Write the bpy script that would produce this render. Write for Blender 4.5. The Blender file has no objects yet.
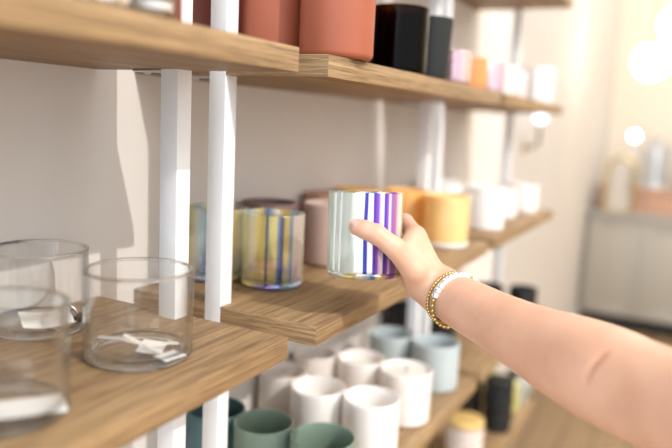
import bpy, bmesh, math, random
import numpy as np
from mathutils import Vector, Matrix

random.seed(7)
scene = bpy.context.scene
COL = scene.collection
H = 1.4                         # camera height above the floor
PI = math.pi

# ------------------------------------------------------------------ camera
FPX = 688.62
YAW, PITCH, ROLL = 0.4777, -0.1504, 0.0489
ca, sa = math.cos(YAW), math.sin(YAW)
FW = Vector((ca*math.cos(PITCH), sa*math.cos(PITCH), math.sin(PITCH)))
_r = Vector((sa, -ca, 0)); _u = _r.cross(FW)
RT = _r*math.cos(ROLL) + _u*math.sin(ROLL)
UP = RT.cross(FW)
CAM = Vector((0, 0, H))


def at(x, y, d):
    """world point seen at pixel x, y at distance d along the lens axis"""
    return CAM + (FW + RT*((x-336)/FPX) - UP*((y-224)/FPX))*d


cd = bpy.data.cameras.new('camera')
cd.sensor_width = 36; cd.lens = FPX/672*36
cd.dof.use_dof = True; cd.dof.focus_distance = 0.80; cd.dof.aperture_fstop = 1.9
cd.clip_start = 0.02
cam = bpy.data.objects.new('camera', cd); COL.objects.link(cam)
m = Matrix((RT, UP, -FW)).transposed().to_4x4(); m.translation = CAM
cam.matrix_world = m
scene.camera = cam

# ------------------------------------------------------------------ shelving measures
XA, XB, XBE, XC, XCE = 0.6345, 0.6988, 1.458, 1.506, 2.20
YF, YW = 0.3808, 0.6732
TH = 0.0255
ZT, ZM = H+0.0726, H-0.2421
DZ = ZT-ZM
ZMB = ZM-.0033               # the two farther units hang a little lower
ZU, ZL, ZB = ZT+DZ, ZM-DZ, ZM-2*DZ


# ------------------------------------------------------------------ material helpers
def lin(c):
    return tuple(((v/255)/12.92 if v/255 <= .04045 else ((v/255+.055)/1.055)**2.4) for v in c) + (1,)


class NT:
    def __init__(s, name):
        s.m = bpy.data.materials.new(name); s.m.use_nodes = True
        s.t = s.m.node_tree; s.t.nodes.clear()
        s.out = s.n('ShaderNodeOutputMaterial')

    def n(s, typ, **kw):
        nd = s.t.nodes.new(typ)
        for k, v in kw.items():
            if k.startswith('i_'):
                nd.inputs[k[2:].replace('_', ' ')].default_value = v
            else:
                setattr(nd, k, v)
        return nd

    def l(s, a, b): s.t.links.new(a, b)

    def ramp(s, fac, stops, interp='LINEAR'):
        r = s.n('ShaderNodeValToRGB'); r.color_ramp.interpolation = interp
        el = r.color_ramp.elements
        while len(el) < len(stops): el.new(.5)
        for e, (p, c) in zip(el, stops):
            e.position = p; e.color = c
        if fac is not None: s.l(fac, r.inputs[0])
        return r

    def mix(s, fac, a, b, blend='MIX'):
        mx = s.n('ShaderNodeMix', data_type='RGBA', blend_type=blend)
        for sock, v in ((mx.inputs[0], fac), (mx.inputs[6], a), (mx.inputs[7], b)):
            if hasattr(v, 'is_linked'): s.l(v, sock)
            else: sock.default_value = v
        return mx.outputs[2]


def plain(name, rgb, rough=.5, bump=0, metal=0, vary=.06, coat=0, scale=40, sss=0, transl=0):
    """painted / ceramic / metal surface with faint uneven tone"""
    t = NT(name)
    p = t.n('ShaderNodeBsdfPrincipled'); p.inputs['Roughness'].default_value = rough
    p.inputs['Metallic'].default_value = metal
    p.inputs['Coat Weight'].default_value = coat
    tc = t.n('ShaderNodeTexCoord'); nz = t.n('ShaderNodeTexNoise'); nz.inputs['Scale'].default_value = scale
    nz.inputs['Detail'].default_value = 4
    t.l(tc.outputs['Object'], nz.inputs['Vector'])
    c = lin(rgb); d = tuple(v*(1-vary) for v in c[:3])+(1,)
    e = tuple(min(1, v*(1+vary)) for v in c[:3])+(1,)
    r = t.ramp(nz.outputs['Fac'], [(.3, d), (.7, e)])
    t.l(r.outputs[0], p.inputs['Base Color'])
    if sss:
        p.inputs['Subsurface Weight'].default_value = sss
        p.inputs['Subsurface Radius'].default_value = (.02, .012, .008)
        p.inputs['Subsurface Scale'].default_value = .5
    if bump:
        b = t.n('ShaderNodeBump'); b.inputs['Strength'].default_value = bump; b.inputs['Distance'].default_value = .001
        t.l(nz.outputs['Fac'], b.inputs['Height']); t.l(b.outputs[0], p.inputs['Normal'])
    t.l(p.outputs[0], t.out.inputs[0])
    return t.m


def wood(name, dark, light, rough=.55, gs=1.0, axis='X'):
    """oak board: long streaks and fine pores running along the board"""
    t = NT(name)
    p = t.n('ShaderNodeBsdfPrincipled'); p.inputs['Roughness'].default_value = rough
    p.inputs['Specular IOR Level'].default_value = .35
    tc = t.n('ShaderNodeTexCoord'); oi = t.n('ShaderNodeObjectInfo')
    ad = t.n('ShaderNodeVectorMath', operation='ADD')
    sc = t.n('ShaderNodeVectorMath', operation='SCALE'); sc.inputs['Scale'].default_value = 3.7
    t.l(oi.outputs['Location'], sc.inputs[0])
    nsep = t.n('ShaderNodeSeparateXYZ'); t.l(tc.outputs['Normal'], nsep.inputs[0])
    nab = t.n('ShaderNodeMath', operation='ABSOLUTE'); t.l(nsep.outputs[0], nab.inputs[0])
    ngt = t.n('ShaderNodeMath', operation='GREATER_THAN'); ngt.inputs[1].default_value = .7; t.l(nab.outputs[0], ngt.inputs[0])
    nfl = t.n('ShaderNodeMath', operation='MULTIPLY_ADD'); nfl.inputs[1].default_value = -.93; nfl.inputs[2].default_value = 1; t.l(ngt.outputs[0], nfl.inputs[0])
    psep = t.n('ShaderNodeSeparateXYZ'); t.l(tc.outputs['Object'], psep.inputs[0])
    ym = t.n('ShaderNodeMath', operation='MULTIPLY'); t.l(psep.outputs[1], ym.inputs[0]); t.l(nfl.outputs[0], ym.inputs[1])
    pc = t.n('ShaderNodeCombineXYZ'); t.l(psep.outputs[0], pc.inputs[0]); t.l(ym.outputs[0], pc.inputs[1]); t.l(psep.outputs[2], pc.inputs[2])
    t.l(pc.outputs[0], ad.inputs[0]); t.l(sc.outputs[0], ad.inputs[1])

    def noise(sx, sy, sz, detail, dist=0):
        mp = t.n('ShaderNodeMapping')
        mp.inputs['Scale'].default_value = (sx*gs, sy*gs, sz*gs) if axis == 'X' else (sy*gs, sx*gs, sz*gs)
        t.l(ad.outputs[0], mp.inputs[0])
        nz = t.n('ShaderNodeTexNoise'); nz.inputs['Scale'].default_value = 1; nz.inputs['Detail'].default_value = detail
        nz.inputs['Distortion'].default_value = dist
        t.l(mp.outputs[0], nz.inputs['Vector']); return nz.outputs['Fac']
    broad = noise(2.2, 48, 60, 5, .7)
    fine = noise(7, 190, 330, 2, .3)
    pores = noise(22, 420, 520, 1)
    r1 = t.ramp(broad, [(.28, lin(dark)), (.72, lin(light))])
    r2 = t.ramp(fine, [(.38, (.50, .46, .42, 1)), (.58, (1, 1, 1, 1))])
    r3 = t.ramp(pores, [(.38, (.42, .38, .34, 1)), (.46, (1, 1, 1, 1))])
    c = t.mix(.68, r1.outputs[0], r2.outputs[0], 'MULTIPLY')
    c = t.mix(.45, c, r3.outputs[0], 'MULTIPLY')
    t.l(c, p.inputs['Base Color'])
    b = t.n('ShaderNodeBump'); b.inputs['Strength'].default_value = .35; b.inputs['Distance'].default_value = .0006
    t.l(fine, b.inputs['Height']); t.l(b.outputs[0], p.inputs['Normal'])
    t.l(p.outputs[0], t.out.inputs[0])
    return t.m


def clear_glass(name, tint=(.985, .985, .98), ior=1.45, rough=.015, gain=1.0, power=4.6):
    t = NT(name)
    tr = t.n('ShaderNodeBsdfTransparent'); tr.inputs[0].default_value = (*tint, 1)
    gl = t.n('ShaderNodeBsdfGlossy'); gl.inputs['Roughness'].default_value = rough
    lw = t.n('ShaderNodeLayerWeight'); lw.inputs['Blend'].default_value = .5
    pw = t.n('ShaderNodeMath', operation='POWER'); pw.inputs[1].default_value = power; t.l(lw.outputs['Facing'], pw.inputs[0])
    f0 = ((ior-1)/(ior+1))**2
    fr = t.n('ShaderNodeMath', operation='MULTIPLY_ADD'); fr.inputs[1].default_value = 1-f0; fr.inputs[2].default_value = f0; t.l(pw.outputs[0], fr.inputs[0])
    nz = t.n('ShaderNodeTexNoise'); nz.inputs['Scale'].default_value = 14
    tc = t.n('ShaderNodeTexCoord'); t.l(tc.outputs['Object'], nz.inputs['Vector'])
    b = t.n('ShaderNodeBump'); b.inputs['Strength'].default_value = .12; b.inputs['Distance'].default_value = .004
    t.l(nz.outputs['Fac'], b.inputs['Height']); t.l(b.outputs[0], gl.inputs['Normal'])
    mu = t.n('ShaderNodeMath', operation='MULTIPLY', use_clamp=True); mu.inputs[1].default_value = gain
    t.l(fr.outputs[0], mu.inputs[0])
    ms = t.n('ShaderNodeMixShader')
    t.l(mu.outputs[0], ms.inputs[0]); t.l(tr.outputs[0], ms.inputs[1]); t.l(gl.outputs[0], ms.inputs[2])
    t.l(ms.outputs[0], t.out.inputs[0])
    return t.m


def iridescent(name, stops, opac, phase=0.0, trans=(.93, .9, .86), pearl=.3):
    """clear glass under a streaky dichroic film: bands down the glass mix film hue with painted reflections"""
    t = NT(name)
    tc = t.n('ShaderNodeTexCoord'); sp = t.n('ShaderNodeSeparateXYZ'); t.l(tc.outputs['Object'], sp.inputs[0])
    an = t.n('ShaderNodeMath', operation='ARCTAN2'); t.l(sp.outputs['Y'], an.inputs[0]); t.l(sp.outputs['X'], an.inputs[1])
    ma = t.n('ShaderNodeMapRange'); ma.inputs['From Min'].default_value = -PI; ma.inputs['From Max'].default_value = PI
    t.l(an.outputs[0], ma.inputs[0])
    # wobble of the streaks with height
    cx = t.n('ShaderNodeMapping'); cx.inputs['Scale'].default_value = (70, 70, 9)
    t.l(tc.outputs['Object'], cx.inputs[0])
    nz = t.n('ShaderNodeTexNoise'); nz.inputs['Scale'].default_value = 1; nz.inputs['Detail'].default_value = 2
    t.l(cx.outputs[0], nz.inputs['Vector'])
    wob = t.n('ShaderNodeMath', operation='MULTIPLY_ADD'); wob.inputs[1].default_value = .012; wob.inputs[2].default_value = phase-.006
    t.l(nz.outputs['Fac'], wob.inputs[0])
    ad = t.n('ShaderNodeMath', operation='ADD'); t.l(ma.outputs[0], ad.inputs[0]); t.l(wob.outputs[0], ad.inputs[1])
    fr = t.n('ShaderNodeMath', operation='FRACT'); t.l(ad.outputs[0], fr.inputs[0])
    r = t.ramp(fr.outputs[0], [(p, (*c, 1)) for p, c in stops], 'EASE')
    gl = t.n('ShaderNodeBsdfGlossy'); gl.inputs['Roughness'].default_value = .12
    t.l(r.outputs[0], gl.inputs['Color'])
    # thin film: the colour travels with the viewing angle
    lw = t.n('ShaderNodeLayerWeight'); lw.inputs['Blend'].default_value = .35
    film = t.ramp(lw.outputs['Facing'], [(0, (1, 1, 1, 1)), (.45, (1, 1, 1, 1)), (.7, (.8, 1, .92, 1)), (.86, (1, .92, .75, 1)), (1, (.9, .8, 1, 1))])
    t.l(t.mix(1.0, r.outputs[0], film.outputs[0], 'MULTIPLY'), gl.inputs['Color'])
    tr = t.n('ShaderNodeBsdfTransparent')
    t.l(t.mix(.32, (*trans, 1), r.outputs[0]), tr.inputs[0])
    df = t.n('ShaderNodeBsdfDiffuse'); t.l(r.outputs[0], df.inputs[0])
    mp_ = t.n('ShaderNodeMixShader'); mp_.inputs[0].default_value = pearl
    t.l(gl.outputs[0], mp_.inputs[1]); t.l(df.outputs[0], mp_.inputs[2])
    lum = t.n('ShaderNodeMath', operation='MULTIPLY_ADD', use_clamp=True)
    t.l(lw.outputs['Facing'], lum.inputs[0]); lum.inputs[1].default_value = .3; lum.inputs[2].default_value = opac
    ms = t.n('ShaderNodeMixShader')
    t.l(lum.outputs[0], ms.inputs[0]); t.l(tr.outputs[0], ms.inputs[1]); t.l(mp_.outputs[0], ms.inputs[2])
    t.l(ms.outputs[0], t.out.inputs[0])
    return t.m


def lamp_mat(name, rgb, strength):
    t = NT(name)
    e = t.n('ShaderNodeEmission'); e.inputs[0].default_value = lin(rgb); e.inputs[1].default_value = strength
    t.l(e.outputs[0], t.out.inputs[0]); return t.m


OAK = wood('oak', (150, 121, 89), (181, 151, 112))
PINKWOOD = wood('pink_stained_wood', (214, 160, 130), (234, 188, 160))
FLOORWOOD = None
WHITE_PAINT = plain('white_paint', (240, 243, 248), .35, vary=.02)
WALL = plain('wall_paint', (224, 219, 215), .9, bump=.06, vary=.03, scale=6)
STEEL = plain('zinc_plate', (200, 205, 208), .3, metal=1)
GLASS = clear_glass('clear_glass', tint=(.988, .988, .985), ior=1.45, rough=.04, gain=1.3, power=3.0)
GLASS_FLAT = clear_glass('clear_glass_base', tint=(.995, .995, .993), ior=1.4, rough=.04, gain=.6, power=5)
t = NT('solid_clear_glass')
g_ = t.n('ShaderNodeBsdfGlass'); g_.inputs['IOR'].default_value = 1.48; g_.inputs['Roughness'].default_value = .02
g_.inputs['Color'].default_value = (.99, .99, .985, 1)
tr = t.n('ShaderNodeBsdfTransparent'); ms = t.n('ShaderNodeMixShader'); ms.inputs[0].default_value = .7
t.l(tr.outputs[0], ms.inputs[1]); t.l(g_.outputs[0], ms.inputs[2]); t.l(ms.outputs[0], t.out.inputs[0])
GLASS_RIM = t.m
PAPER = plain('white_card', (244, 243, 242), .7, vary=.02)
STRING = plain('cotton_string', (225, 216, 205), .9)
BLACK = plain('black_ceramic', (22, 23, 25), .4)
DARKJAR = plain('charcoal_matt_glass', (26, 30, 31), .7)
TERRA = plain('terracotta_ceramic', (168, 92, 66), .55, vary=.04, scale=18)
TERRA_D = plain('shaded_terracotta_red_brown', (124, 62, 44), .55, vary=.05, scale=18)  # darker copy holds shade on the rear pots; plain red-brown on box and reeds
MAUVE = plain('mauve_ceramic', (198, 172, 162), .5)
MAUVE_D = plain('brown_mauve_ceramic', (122, 98, 94), .5)
BROWNPINK = plain('rosy_brown_ceramic', (186, 142, 120), .5)
ORANGE = plain('orange_candle_glass', (246, 190, 110), .25, coat=.5, sss=.2)
ORANGE_L = plain('pale_orange_candle_glass', (246, 205, 140), .25, coat=.5, sss=.2)
SAGE = plain('sage_ceramic', (126, 146, 131), .4, vary=.03)
TEAL = plain('teal_ceramic', (74, 108, 114), .4)
WHITEC = plain('white_candle_ceramic', (246, 242, 240), .3, vary=.02, coat=.2, sss=.15)
PEARL = plain('pearl_candle_glass', (246, 240, 236), .22, vary=.03, coat=.5)
ROSEW = plain('blush_ceramic', (236, 228, 222), .4, vary=.03)
BLUE = plain('pale_blue_ceramic', (186, 197, 200), .4, vary=.03)
WAX = plain('wax', (246, 241, 235), .5, sss=.3, vary=.02)
YWAX = plain('yellow_lid_wood', (226, 192, 122), .5)
WICK = plain('wick', (60, 50, 44), .9)
SKIN_T = None
GOLD = plain('gold_metal', (212, 186, 122), .22, metal=1, vary=.1)
BEADW = plain('white_bead_enamel', (246, 247, 248), .25, vary=.01)
INK = plain('black_ink', (20, 20, 24), .5)
NAIL = plain('nail', (243, 212, 202), .2, vary=.02, coat=.5)


# ------------------------------------------------------------------ mesh helpers
def link(name, bm, mat, parent=None, loc=None, smooth=True, ang=35):
    me = bpy.data.meshes.new(name)
    bmesh.ops.recalc_face_normals(bm, faces=bm.faces)
    bm.to_mesh(me); bm.free()
    if smooth:
        me.shade_smooth()
        me.set_sharp_from_angle(angle=math.radians(ang))
    if mat is not None: me.materials.append(mat)
    o = bpy.data.objects.new(name, me); COL.objects.link(o)
    if parent is not None: o.parent = parent
    if loc is not None: o.location = loc
    return o


def thing(name, loc, label=None, cat=None, group=None, rz=0):
    o = bpy.data.objects.new(name, None); COL.objects.link(o)
    o.empty_display_size = .02
    o.location = loc; o.rotation_euler = (0, 0, rz)
    if label: tag(o, label, cat, group)
    return o


def tag(o, label, cat, group=None):
    o['label'] = label; o['category'] = cat
    if group: o['group'] = group
    return o


def struct(o):
    o['kind'] = 'structure'; return o


def box(bm, c, s, bev=0, seg=2):
    r = bmesh.ops.create_cube(bm, size=1)
    vs = r['verts']
    for v in vs:
        v.co = Vector((v.co.x*s[0]+c[0], v.co.y*s[1]+c[1], v.co.z*s[2]+c[2]))
    if bev:
        es = list({e for v in vs for e in v.link_edges})
        bmesh.ops.bevel(bm, geom=es, offset=bev, segments=seg, profile=.5, affect='EDGES')
    return bm


def nbox(name, c, s, mat, parent=None, bev=0, loc=(0, 0, 0), smooth=True):
    bm = bmesh.new(); box(bm, c, s, bev)
    return link(name, bm, mat, parent, loc, smooth)


def lathe(bm, prof, n=64, loc=(0, 0, 0)):
    rings = []
    for r, z in prof:
        if r < 1e-6:
            rings.append([bm.verts.new((loc[0], loc[1], loc[2]+z))])
        else:
            rings.append([bm.verts.new((loc[0]+r*math.cos(2*PI*i/n), loc[1]+r*math.sin(2*PI*i/n), loc[2]+z)) for i in range(n)])
    for a, b in zip(rings, rings[1:]):
        for i in range(n):
            j = (i+1) % n
            if len(a) == 1 and len(b) == 1: continue
            if len(a) == 1: bm.faces.new((a[0], b[i], b[j]))
            elif len(b) == 1: bm.faces.new((a[i], a[j], b[0]))
            else: bm.faces.new((a[i], a[j], b[j], b[i]))
    return bm


def arc(cx, cz, r, a0, a1, n=5):
    return [(cx+r*math.cos(math.radians(a0+(a1-a0)*i/n)), cz+r*math.sin(math.radians(a0+(a1-a0)*i/n))) for i in range(n+1)]


def cup_profile(R, h, t=.004, base=.008, cr=.008, r0=None, foot=True):
    """open vessel: flat base, rounded lower corner, wall, rounded rim, inside"""
    rb = R if r0 is None else r0
    p = [(0, .0015 if foot else 0), (rb-cr-.004, .0015 if foot else 0), (rb-cr-.002, 0)]
    p += arc(rb-cr, cr, cr, -90, 0)
    p += [(rb+(R-rb)*.5, h*.5), (R, h-t*.5)]
    p += arc(R-t*.5, h-t*.5, t*.5, 0, 180, 6)
    ir = rb-t
    p += [(R-t-(R-rb)*.5, h*.5)]
    p += arc(ir-cr*.8, base+cr*.8, cr*.8, 0, -90)
    p += [(0, base)]
    return p


def tube(bm, pts, r, n=8, cap=True):
    pts = [Vector(p) for p in pts]
    rings = []
    prev = None
    for i, p in enumerate(pts):
        d = (pts[min(i+1, len(pts)-1)]-pts[max(i-1, 0)]).normalized()
        if prev is None:
            a = d.orthogonal().normalized()
        else:
            a = (prev - d*prev.dot(d)).normalized()
        prev = a
        b = d.cross(a)
        rr = r[i] if isinstance(r, (list, tuple)) else r
        rings.append([bm.verts.new(p+(a*math.cos(2*PI*k/n)+b*math.sin(2*PI*k/n))*rr) for k in range(n)])
    for A, B in zip(rings, rings[1:]):
        for k in range(n):
            bm.faces.new((A[k], A[(k+1) % n], B[(k+1) % n], B[k]))
    if cap:
        bm.faces.new(rings[0]); bm.faces.new(rings[-1])
    return bm


def dup(root, loc, label=None, rz=None, group=None):
    r = root.copy(); COL.objects.link(r); r.location = loc
    if rz is not None: r.rotation_euler = (0, 0, rz)
    if label: r['label'] = label
    if group: r['group'] = group
    for ch in list(root.children):
        c = ch.copy(); COL.objects.link(c); c.parent = r
        for g in ch.children:
            d = g.copy(); COL.objects.link(d); d.parent = c
    return r


# ------------------------------------------------------------------ the room
bm = bmesh.new(); box(bm, (2.0, YW+.06, 1.6), (9.6, .12, 3.2)); struct(link('wall_shelf', bm, WALL, smooth=False))
FARW = plain('far_wall_paint', (240, 226, 206), .9, vary=.02, scale=3)
bm = bmesh.new(); box(bm, (6.0, -.965, 1.6), (.12, 3.27, 3.2)); struct(link('wall_far', bm, FARW, smooth=False))
bm = bmesh.new(); box(bm, (4.45, -2.66, 2.6), (4.9, .12, 5.2)); struct(link('wall_sun_blocker', bm, FARW, smooth=False))  # unseen wall, added and sized to block the sun beyond the shelves

t = NT('floor_planks')
p = t.n('ShaderNodeBsdfPrincipled'); p.inputs['Roughness'].default_value = .5
tc = t.n('ShaderNodeTexCoord')
bk = t.n('ShaderNodeTexBrick'); bk.inputs['Scale'].default_value = 1
bk.inputs['Brick Width'].default_value = 1.2; bk.inputs['Row Height'].default_value = .14; bk.inputs['Mortar Size'].default_value = .003
bk.inputs['Color1'].default_value = lin((172, 142, 106)); bk.inputs['Color2'].default_value = lin((146, 120, 90)); bk.inputs['Mortar'].default_value = lin((80, 64, 48))
t.l(tc.outputs['Object'], bk.inputs['Vector'])
mp = t.n('ShaderNodeMapping'); mp.inputs['Scale'].default_value = (3, 45, 1); t.l(tc.outputs['Object'], mp.inputs[0])
nz = t.n('ShaderNodeTexNoise'); nz.inputs['Scale'].default_value = 1; nz.inputs['Detail'].default_value = 5; t.l(mp.outputs[0], nz.inputs['Vector'])
rr = t.ramp(nz.outputs['Fac'], [(.3, (.7, .67, .64, 1)), (.7, (1.05, 1.05, 1.05, 1))])
t.l(t.mix(1, bk.outputs['Color'], rr.outputs[0], 'MULTIPLY'), p.inputs['Base Color']); t.l(p.outputs[0], t.out.inputs[0])
bm = bmesh.new(); box(bm, (2.0, -2.4, -.05), (9.6, 6.3, .1)); struct(link('floor', bm, t.m, smooth=False))
bm = bmesh.new(); box(bm, (2.0, YW-.006, .05), (9.6, .012, .1), .002); struct(link('baseboard_shelf', bm, WHITE_PAINT))
bm = bmesh.new(); box(bm, (5.934, -.965, .05), (.012, 3.2, .1), .002); struct(link('baseboard_far', bm, WHITE_PAINT))

# ------------------------------------------------------------------ shelving units
PW = .0240                     # square post
PY0, PY1 = .5235, .549         # post front and back


def shelf_board(x0, x1, ztop, parent, posts):
    """oak board, notched round the posts that stand flush in its ends"""
    xc, yc = (x0+x1)/2, (YF+YW)/2
    bm = bmesh.new(); box(bm, (0, 0, -TH/2), (x1-x0, YW-YF-.001, TH), .0009, 2)
    o = link('shelf_board', bm, OAK, parent, (xc, yc, ztop))
    return o


def shelf_unit(x0, x1, tops, posts, label, upto):
    u = thing('shelving_unit', (x0, YW, 0), label, 'shelf', 'oak shelves on white uprights')
    off = Vector((x0, YW, 0))
    for z in tops:
        b = shelf_board(x0, x1, z, u, posts); b.location = b.location-off
    for xp in posts:
        bm = bmesh.new(); box(bm, (0, 0, upto/2), (PW, PY1-PY0, upto), .0012, 2)
        o = link('post', bm, WHITE_PAINT, u); o.location = Vector((xp, (PY0+PY1)/2, 0))-off
        for z in tops:
            bm = bmesh.new()
            box(bm, (0, 0, -.0015), (.02, .045, .003), .0008)
            br = link('bracket', bm, STEEL, u); br.location = Vector((xp, PY1+.0225, z-TH))-off
            bm = bmesh.new(); lathe(bm, [(0, -.0032), (.003, -.003), (.0042, -.0012), (.0045, 0)], 20)
            s = link('screw', bm, STEEL, br); s.location = (0, .008, -.003)
    return u


EPS = .0004
shelf_unit(-.35, XA, [ZU, ZT, ZM], [XA-PW/2+EPS, -.35+PW/2], 'nearest oak shelving unit at left holding clear glasses, white uprights', 2.3)
shelf_unit(XB, XBE, [ZU, ZT, ZMB, ZL, ZB], [XB+PW/2-EPS, XBE-PW/2+EPS], 'middle oak shelving unit behind the hand, holding mauve and iridescent jars', 2.3)
shelf_unit(XC, XCE, [ZU, ZT, ZMB, ZL, ZB], [XC+PW/2-EPS, XCE-PW/2+EPS], 'farthest oak shelving unit, with black jars low and white jars high', 2.3)


# ------------------------------------------------------------------ cups and jars
def vessel(name, R, h, mat, loc, label, cat='candle jar', group=None, t=.004, wax=None, waxz=.7, wick=True, rb=None, n=64, lid=None, base=.009, cr=.008):
    loc = (loc[0], loc[1], loc[2]+.0002)
    bm = bmesh.new(); lathe(bm, cup_profile(R, h, t, base, cr, rb), n)
    if wax is None and lid is None:
        o = link(name, bm, mat, None, loc); tag(o, label, cat, group); return o
    root = thing(name, loc, label, cat, group)
    link('jar_body', bm, mat, root)
    if wax is not None:
        z = h*waxz; bm = bmesh.new(); r = R-t-.0003
        lathe(bm, [(0, base+.0005), (r-.008, base+.0005), (r, base+.01), (r, z+.0008), (r-.004, z), (.01, z-.0008), (0, z-.0008)], 48)
        w = link('wax', bm, wax, root)
        if wick:
            bm = bmesh.new(); tube(bm, [(0, 0, z-.002), (.0006, 0, z+.006), (.002, .0005, z+.011)], .0012)
            link('wick', bm, WICK, root)
    if lid is not None:
        bm = bmesh.new(); lathe(bm, [(0, h+.0004), (R-.001, h+.0004), (R+.0015, h+.002), (R+.0015, h+.011), (R, h+.0135), (R-.004, h+.0145), (0, h+.0145)], 48)
        link('lid', bm, lid, root)
    return root


# --- clear glasses on the near shelf
def ring(bm, R, z, rx, rz, n=96, k=14):
    prof = [(R+rx*math.cos(2*PI*i/k), z+rz*math.sin(2*PI*i/k)) for i in range(k)]
    return lathe(bm, prof+[prof[0]], n)


def glass(R, h, loc, label):
    pf = cup_profile(R, h, .0036, .0085, .009)
    bm = bmesh.new(); lathe(bm, pf[3:-1], 96)
    root = thing('glass_tumbler', (loc[0], loc[1], ZM+.0002), label, 'glass', 'clear glass tumblers on the near shelf')
    link('glass_wall', bm, GLASS, root)
    bm = bmesh.new(); lathe(bm, pf[:4], 96); lathe(bm, pf[-2:], 96); link('glass_base', bm, GLASS_FLAT, root)
    bm = bmesh.new(); ring(bm, R-.0018, h-.0012, .0021, .0017); link('rim', bm, GLASS_RIM, root)
    bm = bmesh.new(); ring(bm, R-.0052, .0052, .0050, .0048); link('base_ring', bm, GLASS_RIM, root)
    return root


G1 = (.499, .473); G2 = (.502, .622); G3 = (.338, .462)
glass(.0525, .0885, G1, 'clear glass tumbler nearest the shelf end, with two white tags inside')
glass(.0525, .089, G2, 'clear glass tumbler at back by the wall, white paper and dark clip inside')
glass(.0500, .0905, G3, 'clear glass tumbler closest to camera at lower left, one wide white tag inside')


def card(name, loc, w, l, rz, tilt, label, fold=0, curl=0, cat='tag', group='white paper tags in the glasses'):
    bm = bmesh.new(); nx = 10; th = .0006
    g = []
    for i in range(nx+1):
        x = (i/nx-.5)*l
        z = curl*(x/(l/2))**2 + fold*abs(x)
        g.append([bm.verts.new((x, -w/2, z)), bm.verts.new((x, w/2, z)), bm.verts.new((x, w/2, z+th)), bm.verts.new((x, -w/2, z+th))])
    for a, b in zip(g, g[1:]):
        for k in range(4):
            bm.faces.new((a[k], a[(k+1) % 4], b[(k+1) % 4], b[k]))
    bm.faces.new(g[0]); bm.faces.new(g[-1])
    o = link(name, bm, PAPER, None, loc, ang=60); o.rotation_euler = (tilt[0], tilt[1], rz)
    tag(o, label, cat, group); return o


def onz(x, y, z):
    d = FW + RT*((x-336)/FPX) - UP*((y-224)/FPX)
    k = (z-H)/d.z
    return CAM + d*k


zi = ZM+.0082
q = onz(152, 347, zi+.003); card('paper_tag', q, .024, .032, .5, (.12, -.05), 'greyish white tag leaning in the middle of the near tumbler', group=None)
q = onz(170, 356, zi+.001); card('paper_tag', q, .017, .026, -.1, (.05, .02), 'small bright white tag lying at right in the near tumbler', group=None)
q = onz(30, 407, zi+.0012); card('paper_tag', q, .034, .052, -.62, (.01, .01), 'wide white tag in the tumbler closest to camera', group=None, curl=.0004)
q = onz(46, 320, zi+.012); card('paper_tag', q, .03, .05, -.5, (.3, .0), 'curled white paper leaning in the back tumbler by the wall', group=None, curl=.004)


def cord(name, pts, r, label, mat=STRING):
    bm = bmesh.new(); tube(bm, pts, r, 8)
    o = link(name, bm, mat); tag(o, label, 'string'); return o


a = onz(99, 337, zi+.012); b = onz(140, 344, zi+.012); c = onz(178, 343, zi+.008)
cord('string', [a, a.lerp(b, .5)+Vector((0, 0, .002)), b, b.lerp(c, .5), c], .0014, 'thin white string lying across the near tumbler')
a = onz(124, 335, zi+.018); b = onz(163, 354, zi+.003)
cord('string', [a, a.lerp(b, .5), b], .0018, 'short pale string slanting onto the tags in the near tumbler')
a = onz(58, 330, zi+.002); b = onz(84, 318, zi+.004)
cord('string', [onz(30, 318, zi+.001), a, b], .0012, 'pale string in the back tumbler beside the curled paper')
# dark clip in the back tumbler
tt = thing('binder_clip', onz(79, 322, zi+.0002), 'small dark clip lying in the back tumbler', 'clip', rz=.6)
bm = bmesh.new(); box(bm, (0, 0, .005), (.018, .008, .008), .002); link('clip_body', bm, BLACK, tt)
for s in (-1, 1):
    bm = bmesh.new(); tube(bm, [(.004*s, .002, .009), (.007*s, .007, .014), (.004*s, .012, .018), (.001*s, .007, .015)], .0009); link('clip_arm', bm, STEEL, tt)

# --- iridescent jars
W = (1, 1, 1)
HELD_STOPS = [(0, (.80, .92, .88)), (.30, (.80, .95, .90)), (.40, (.80, .95, .92)), (.46, (.95, 1, .96)), (.50, (1, 1, 1)), (1, (.9, .8, 1))]


def bands(seq):
    return [(p, c) for p, c in seq]


MINT = (.86, .97, .93); PALE = (.97, 1, .95); VIO = (.10, .05, .45); PUR = (.33, .12, .62); LIL = (.70, .58, .95); PNK = (.92, .55, .85)
YEL = (1, .88, .36); BLU = (.2, .38, .74); SKY = (.5, .75, 1); CRM = (1, .95, .8)
DBLU = (.05, .08, .35)

PYEL = (1, .93, .62); LPNK = (1, .82, .88)
IR_B = iridescent('iridescent_glass_warm', [(0, (1, .9, .35)), (.008, DBLU), (.022, YEL), (.055, YEL), (.07, BLU), (.09, DBLU), (.10, YEL), (.125, PYEL), (.14, BLU), (.155, CRM), (.19, LPNK), (.23, PALE), (.27, CRM), (.34, PYEL), (.42, SKY), (.47, YEL), (.53, CRM), (.58, BLU), (.61, YEL), (.67, PALE), (.72, SKY), (.78, PALE), (.82, CRM), (.85, PYEL), (.885, YEL), (.91, CRM), (.94, PYEL), (.965, YEL), (1, (1, .9, .35))], .30, trans=(.99, .97, .95), pearl=.55)


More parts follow.
